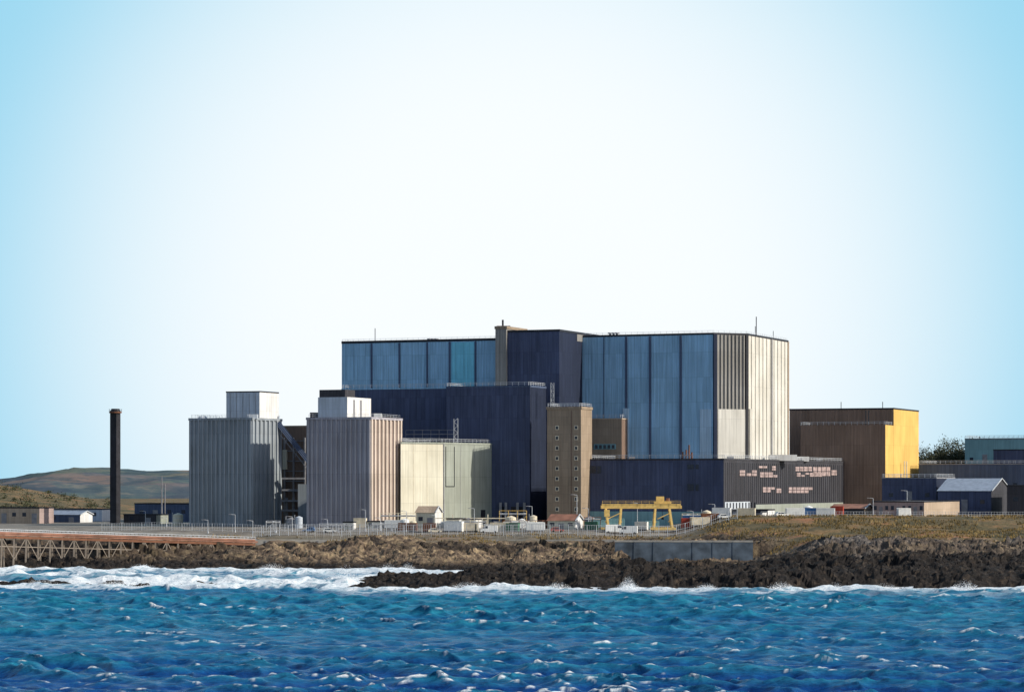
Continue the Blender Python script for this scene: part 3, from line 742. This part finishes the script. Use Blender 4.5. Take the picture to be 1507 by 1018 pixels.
xs=np.concatenate([[-30000,-9000,-3000,-1200,-700],np.arange(-500,-215,6),np.arange(-215,240,.5),np.arange(240,520,6),[700,1200,3000,9000,30000]])
ys=np.concatenate([[-3000,0,300,500,580],np.arange(600,900,.5),np.arange(900,960,3),np.arange(960,1600,8),[1800,2200,3000,5000,9000,30000]])
X,Y=np.meshgrid(xs,ys)
H,rock,wr,s_,reef=terrain(X,Y)
big=fbm(X*.03,Y*.05,4,95)
dark=np.clip(sstep(3.2,1.0,H)+ sstep(725,695,Y)*sstep(-50,-35,X)*.97 + .6*sstep(-70,-90,X)*(rock>.1)+sstep(.47,.62,big)*.75+.45*wr*sstep(770,735,Y),0,1)
grass=np.clip(wr*sstep(.6,.2,rock)*sstep(1000,900,Y)+ sstep(1080,1160,Y) + sstep(-215,-240,X)*(Y>800)+ (1-wr)*.6*sstep(.9,.4,rock)*sstep(878,862,Y)*(H>4),0,1)
greyrk=wr*(Y>690)*(.35+.65*sstep(.4,.6,fbm(X*.04,Y*.07,3,97)))
m,nt,b=newmat('ground_mat')
def attr(nt,n):
    a=N(nt,'ShaderNodeAttribute',attribute_name=n); return a.outputs['Fac']
tc=N(nt,'ShaderNodeTexCoord')
def noise(nt,src,sc,det=6,scale=None,rough=.6):
    n=N(nt,'ShaderNodeTexNoise'); n.inputs['Scale'].default_value=sc; n.inputs['Detail'].default_value=det; n.inputs['Roughness'].default_value=rough
    if scale:
        mp=N(nt,'ShaderNodeMapping'); mp.inputs['Scale'].default_value=scale; nt.links.new(src,mp.inputs[0]); src=mp.outputs[0]
    nt.links.new(src,n.inputs['Vector']); return n.outputs[0]
def rr(nt,fac,stops):
    r=ramp(nt,stops); nt.links.new(fac,r.inputs[0]); return r.outputs[0]
ob=tc.outputs['Object']
rockc=rr(nt,noise(nt,ob,.35,9,None,.7),[(.34,(.035,.026,.022)),(.5,(.14,.10,.068)),(.66,(.38,.285,.17))])
rockg=rr(nt,noise(nt,ob,.5,9,None,.7),[(.34,(.025,.023,.025)),(.52,(.10,.088,.082)),(.68,(.30,.26,.22))])
rk=mixc(nt,'MIX',attr(nt,'greyrk'),rockc,rockg)
rockd=rr(nt,noise(nt,ob,.6,8),[(.35,(.006,.005,.005)),(.55,(.018,.014,.012)),(.72,(.07,.050,.034))])
rk=mixc(nt,'MIX',attr(nt,'dark'),rk,rockd)
gr=rr(nt,noise(nt,ob,.06,8,(1,1.2,1),.7),[(.34,(.055,.05,.022)),(.46,(.12,.095,.045)),(.55,(.20,.135,.06)),(.64,(.34,.16,.075))])
gv=rr(nt,noise(nt,ob,.9,6),[(.3,(.5,.5,.5)),(.7,(1.15,1.15,1.15))])
gr=mixc(nt,'MULTIPLY',1.0,gr,gv)
yard=rr(nt,noise(nt,ob,.12,8),[(.35,(.13,.115,.10)),(.65,(.26,.235,.20))])
cc=mixc(nt,'MIX',attr(nt,'grass'),yard,gr)
cc=mixc(nt,'MIX',attr(nt,'rock'),cc,rk)
nt.links.new(cc,b.inputs['Base Color']); b.inputs['Roughness'].default_value=.85; b.inputs['Specular IOR Level'].default_value=.25
bp=N(nt,'ShaderNodeBump'); bp.inputs['Strength'].default_value=.9; bp.inputs['Distance'].default_value=.45
nt.links.new(noise(nt,ob,1.6,8,None,.7),bp.inputs['Height']); nt.links.new(bp.outputs[0],b.inputs['Normal'])
gridobj('ground',X,Y,H,{'rock':sstep(.15,.5,rock+.25*(fbm(X*.4,Y*.4,3,91)-.5)),'dark':dark,'grass':grass,'greyrk':greyrk},m)

N_=26000
px=rng.uniform(60,260,N_); py=rng.uniform(765,905,N_)
px2=rng.uniform(-110,60,9000); py2=rng.uniform(815,872,9000)
px=np.concatenate([px,px2]);py=np.concatenate([py,py2])
hh,rk_,wr_,_,_=terrain(px,py)
keep=(hh>3.5)&(rk_<.6)&((wr_>.3)|(fbm(px*.15,py*.15,3,15)>.5))&(fbm(px*.12,py*.12,3,16)>.42)
V=[];Fc=[]
for x,y,z in zip(px[keep],py[keep],hh[keep]):
    for k in range(2):
        w=random.uniform(.12,.3); h=random.uniform(.25,.8); an=random.uniform(0,3.14); dx,dy=math.cos(an)*w,math.sin(an)*w
        i=len(V); V+=[(x-dx,y-dy,z-.1),(x+dx,y+dy,z-.1),(x+random.uniform(-.3,.3),y+random.uniform(-.3,.3),z+h)]; Fc.append((i,i+1,i+2))
me=bpy.data.meshes.new('grass'); me.from_pydata(V,[],Fc); me.materials.append(M['tuft']); scene.collection.objects.link(bpy.data.objects.new('grass',me))

# ------------------------------------------------------------------ far hill
hx=np.linspace(-1400,500,500); hy=np.linspace(2500,4200,160)
X,Y=np.meshgrid(hx,hy)
crest=np.interp(X,[-1400,-800,-565,-540,-495,-483,-463,-445,-400,-355,-300,-200,100,500],[30,31,25,30,36,40,41.5,41,38.5,37.5,34,28,22,10])
HH=crest*np.exp(-((Y-3000)/420)**2)*1.0+ (fbm(X*.012,Y*.012,5,3)-.5)*12+(fbm(X*.05,Y*.05,4,8)-.5)*3
HH=HH-8*sstep(2700,2500,Y)
m,nt,b=newmat('hill_fields'); tc=N(nt,'ShaderNodeTexCoord'); ob=tc.outputs['Object']
c1=rr(nt,noise(nt,ob,.012,9,None,.75),[(.40,(.02,.03,.025)),(.5,(.07,.075,.05)),(.58,(.19,.14,.08))])
vo=N(nt,'ShaderNodeTexVoronoi'); vo.inputs['Scale'].default_value=.012; nt.links.new(ob,vo.inputs['Vector'])
c2=mixc(nt,'MULTIPLY',.3,c1,vo.outputs['Color'])
c2=mixc(nt,'MIX',.3,c2,(.12,.17,.25))
nt.links.new(c2,b.inputs['Base Color']); b.inputs['Roughness'].default_value=.95; b.inputs['Specular IOR Level'].default_value=.05
gridobj('hill',X,Y,HH,{},m,True)

# ------------------------------------------------------------------ trees (distant mass, one object)
mb=MB(); V=[];Fc=[];
def crown(cx,cy,cz,rx,rz,n):
    cl=[(random.gauss(0,.45),random.gauss(0,.45),random.gauss(0,.4)) for _ in range(16)]
    for _ in range(n):
        c=random.choice(cl); q=[cx+(c[0]+random.gauss(0,.2))*rx,cy+(c[1]+random.gauss(0,.2))*rx,cz+(c[2]+random.gauss(0,.2))*rz]
        i=len(V); s=random.uniform(.25,.6)
        for k in range(3): V.append((q[0]+random.uniform(-s,s),q[1]+random.uniform(-s,s),q[2]+random.uniform(-s,s)))
        Fc.append((i,i+1,i+2))
tm=MB()
for c,v,w in ((1362,660,7),(1372,655,8),(1384,651,8),(1396,649,9),(1408,647,8),(1418,645,7),(1350,668,6),(1430,646,7),(1378,660,8),(1402,656,9)):
    r=1255+random.uniform(-12,12); x=col_x(c,r); g=gz(x,r); zt_=row_z(v,r)
    tm.cyl((x,r,g-.5),.5,(zt_-g)*.6,'trunk',7,.2)
    for k in range(6):
        a_=random.uniform(0,6.28); tm.bar((x,r,g+(zt_-g)*random.uniform(.25,.55)),(x+math.cos(a_)*w*.4,r+math.sin(a_)*w*.4,zt_-random.uniform(3,6)),.18,'trunk')
    crown(x,r,g+(zt_-g)*.55,w*.8,(zt_-g)*.42,2800)
e=empty('tree_row'); tm.obj('trunks',e)
me=bpy.data.meshes.new('foliage'); me.from_pydata(V,[],Fc); me.materials.append(M['leaf']); o=bpy.data.objects.new('foliage',me); scene.collection.objects.link(o); o.parent=e
V=[];Fc=[]
for _ in range(150):
    x=random.uniform(-330,-185); y=random.uniform(1130,1330)
    g=gz(x,y); crown(x,y,g+.8,random.uniform(2,5),random.uniform(1.2,2.6),140)
me=bpy.data.meshes.new('shrubs'); me.from_pydata(V,[],Fc); me.materials.append(M['leaf']); scene.collection.objects.link(bpy.data.objects.new('shrubs',me))

# ------------------------------------------------------------------ sea
rows=[-6000,-1500,-300,60,150,200]
y=240.
while y<810: rows.append(y); y+=.34+ (y-240)*.0010
rows+= [830,870,1000,3000,9000,30000]
rows=np.array(rows); us=np.concatenate([[-120,-20,-5,-2,-1.3],np.linspace(-1,1,960),[1.3,2,5,20,120]])
hw=.225*np.clip(rows,200,900)+12
U,Yg=np.meshgrid(us,rows); X=U*hw[:,None]; Y=Yg.copy()
inside=(np.abs(U)<=1)&(Y>235)&(Y<815)
Z=np.zeros_like(X); dX=np.zeros_like(X); dY=np.zeros_like(X); J=np.zeros_like(X)
Ht=terrain(X,Y,False)[0]
grp=.35+1.3*fbm(X*.015,Y*.03,3,201)
NW=90
for i in range(NW):
    lam=1.5*(30/1.5)**(((i+.5)/NW)**1.15); th_=math.radians(90+ -14+rng.normal(0,40 if lam<10 else 22)); k=6.2832/lam
    amp=.0118*lam*rng.uniform(.6,1.2)*(1.0 if lam<6 else (6/lam)**.65)
    ph=rng.uniform(0,6.28)+2.6*fbm(X*.04+i,Y*.04-i,2,i)
    kx,ky=k*math.cos(th_),k*math.sin(th_)
    fade=sstep(lam*290,lam*150,Y)
    p=kx*X+ky*Y+ph; c_,s__=np.cos(p),np.sin(p)
    A_=amp*fade*grp
    Z+=A_*c_; dX-=A_*math.cos(th_)*s__*.9; dY-=A_*math.sin(th_)*s__*.9; J+=A_*k*c_
shal=sstep(-4,-1,Ht)
Z=Z*(1-.4*shal)
# breaking crests where the swell meets the shoals and the reef foot
brk=np.exp(-((Ht+1.4)/.8)**2)*(.2+1.5*fbm(X*.05,Y*.12,3,301))
Z=Z+1.5*brk*inside*(Y<800)*fbm(X*.25,Y*.35,3,303)
# one long line of surf standing off the left-hand shore
yl=668+9*(fbm(X*.02,Y*0+2,3,311)-.5)*2
sl_=np.exp(-((Y-yl)/3.2)**2)*sstep(0,-30,X)*sstep(.38,.55,fbm(X*.03,Y*.02,3,313))
yl2=726+10*(fbm(X*.025,Y*0+5,3,315)-.5)*2
sl2=np.exp(-((Y-yl2)/4)**2)*sstep(10,-10,X)*sstep(.42,.56,fbm(X*.035,Y*.02,3,317))
Z=Z+(1.3*sl_+1.1*sl2)*inside*(.5+fbm(X*.4,Y*.4,3,319))
ins=inside.astype(float)
Z*=ins; X=X+dX*ins; Y=Y+dY*ins
n1=fbm(X*.05,Y*.22,4,401); n2=fbm(X*.8,Y*1.6,4,402); n3=fbm(X*.02,Y*.03,3,403)
foam_s=sstep(-4.4,-.9,Ht)*sstep(.40,.51,n1*.65+n2*.35+.14*sstep(-2.4,-.5,Ht))
foam_s=np.maximum(foam_s,1.0*np.exp(-((Ht+.6)/1.1)**2)*sstep(.28,.44,n2))
foam_s=np.maximum(foam_s,np.clip(1.5*(sl_+sl2),0,1)*sstep(.25,.45,n2))
Jn=J/np.std(J[inside])
foam_c=sstep(2.5,3.2,Jn+2.6*(n3-.5)*2)*sstep(.42,.6,n2)
foam=np.clip(foam_s+foam_c,0,1)*ins
shoal=np.clip(sstep(300,470,Y)*(.30+1.1*(fbm(X*.010,Y*.03,3,501)-.25)),0,1)
light=sstep(-6,-1,Ht)
m,nt,b=newmat('sea_water'); tc=N(nt,'ShaderNodeTexCoord'); ob=tc.outputs['Object']
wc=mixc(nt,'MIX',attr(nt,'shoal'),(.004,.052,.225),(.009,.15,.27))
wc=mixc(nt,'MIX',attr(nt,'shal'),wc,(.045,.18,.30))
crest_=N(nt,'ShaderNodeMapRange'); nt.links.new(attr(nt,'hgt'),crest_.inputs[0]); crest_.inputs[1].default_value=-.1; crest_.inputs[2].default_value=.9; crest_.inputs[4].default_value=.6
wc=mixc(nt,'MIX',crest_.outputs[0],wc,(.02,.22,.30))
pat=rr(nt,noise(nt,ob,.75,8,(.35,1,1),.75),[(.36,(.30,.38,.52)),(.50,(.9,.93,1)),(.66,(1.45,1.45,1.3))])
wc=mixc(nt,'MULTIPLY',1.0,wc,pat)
fo=N(nt,'ShaderNodeMath',operation='MULTIPLY'); fo.use_clamp=True
nf=rr(nt,noise(nt,ob,1.5,8,(1,1.6,1),.7),[(.36,(.35,.35,.35)),(.50,(1,1,1))])
nt.links.new(attr(nt,'foam'),fo.inputs[0]); nt.links.new(nf,fo.inputs[1])
wc=mixc(nt,'MIX',fo.outputs[0],wc,(.86,.89,.91))
nt.links.new(wc,b.inputs['Base Color'])
b.inputs['Roughness'].default_value=.25; b.inputs['Specular IOR Level'].default_value=.14; b.inputs['IOR'].default_value=1.33
bp=N(nt,'ShaderNodeBump'); bp.inputs['Strength'].default_value=1.0; bp.inputs['Distance'].default_value=.6
nt.links.new(noise(nt,ob,.9,9,(.5,1.1,1),.75),bp.inputs['Height']); nt.links.new(bp.outputs[0],b.inputs['Normal'])
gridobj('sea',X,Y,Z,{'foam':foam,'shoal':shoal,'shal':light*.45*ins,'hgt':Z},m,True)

V=[];Fc=[]
def burst(c,r,w,h,n):
    x0=col_x(c,r)
    for _ in range(int(n*2.3)):
        t=random.gauss(0,.4); f=random.random()**2.0
        x=x0+t*w; y=r+random.gauss(0,1.2); z=.1+f*h*1.25*math.exp(-t*t*3)*random.uniform(.5,1.1)
        s=random.uniform(.05,.18)*(1.2-f*.7); i=len(V)
        for k in range(3): V.append((x+random.uniform(-s,s),y+random.uniform(-s,s),z+random.uniform(-s,s)))
        Fc.append((i,i+1,i+2))
for a_ in ((508,668,7,3.8,3200),(490,664,7,2.2,1800),(925,630,4,2.8,1800),(1150,628,6,1.8,1500),(570,745,6,2.4,1800),(600,750,5,2.4,1500),(180,655,10,1.5,1800),(250,650,10,1.7,1800),(340,655,8,1.4,1200),(690,632,9,1.6,1700),(1420,628,6,2.0,1500),(820,630,6,1.7,1300),(210,772,8,1.7,1300),(1300,628,8,1.4,1300),(1040,630,5,1.4,1000),(400,765,8,2,1400),(1230,627,5,1.5,1000),(740,630,5,1.3,900),(60,660,8,1.4,1000)):
    burst(*a_)
me=bpy.data.meshes.new('sea_spray'); me.from_pydata(V,[],Fc); me.materials.append(M['spray']); scene.collection.objects.link(bpy.data.objects.new('sea_spray',me))

# ------------------------------------------------------------------ light and sky
SUN_EL=math.radians(30); phi=math.radians(18)
to=(math.cos(phi)*math.cos(SUN_EL),-math.sin(phi)*math.cos(SUN_EL),math.sin(SUN_EL))
from mathutils import Vector
sl=bpy.data.lights.new('sun','SUN'); sl.energy=4.9; sl.angle=math.radians(.5); sl.color=(1,.93,.80)
so=bpy.data.objects.new('sun',sl); so.rotation_euler=Vector(to).to_track_quat('Z','Y').to_euler(); scene.collection.objects.link(so)
w=bpy.data.worlds.new('World'); scene.world=w; w.use_nodes=True; nt=w.node_tree; bg=nt.nodes['Background']
sk=N(nt,'ShaderNodeTexSky',sky_type='NISHITA'); sk.sun_disc=False; sk.sun_elevation=SUN_EL; sk.sun_rotation=math.atan2(to[0],to[1])
tc=N(nt,'ShaderNodeTexCoord')
nz=N(nt,'ShaderNodeVectorMath',operation='NORMALIZE'); nt.links.new(tc.outputs['Generated'],nz.inputs[0])
dt=N(nt,'ShaderNodeVectorMath',operation='DOT_PRODUCT'); nt.links.new(nz.outputs[0],dt.inputs[0])
g_=Vector((0,1,math.tan(math.radians(3.3)))).normalized(); dt.inputs[1].default_value=g_
mr=N(nt,'ShaderNodeMapRange',interpolation_type='SMOOTHSTEP'); nt.links.new(dt.outputs['Value'],mr.inputs[0])
mr.inputs[1].default_value=math.cos(math.radians(12.6)); mr.inputs[2].default_value=math.cos(math.radians(2.5))
mr2=N(nt,'ShaderNodeMapRange',interpolation_type='SMOOTHSTEP'); nt.links.new(dt.outputs['Value'],mr2.inputs[0])
mr2.inputs[1].default_value=math.cos(math.radians(60)); mr2.inputs[2].default_value=math.cos(math.radians(16))
K_=1/1.5
c1=mixc(nt,'MIX',mr2.outputs[0],sk.outputs[0],(3.5*K_,7.0*K_,8.9*K_))
c2=mixc(nt,'MIX',mr.outputs[0],c1,(9.5*K_,9.95*K_,10.2*K_))
nt.links.new(c2,bg.inputs[0]); bg.inputs[1].default_value=.15

# ------------------------------------------------------------------ camera
cd=bpy.data.cameras.new('camera'); co=bpy.data.objects.new('camera',cd); scene.collection.objects.link(co)
co.location=(0,0,CAMZ); co.rotation_euler=(math.radians(90),0,0)
cd.sensor_width=36; cd.lens=FL/1507*36; cd.shift_y=(710-509)/1507; cd.clip_start=1; cd.clip_end=60000
scene.camera=co
scene.view_settings.view_transform='Standard'
try: scene.view_settings.look='None'
except: pass
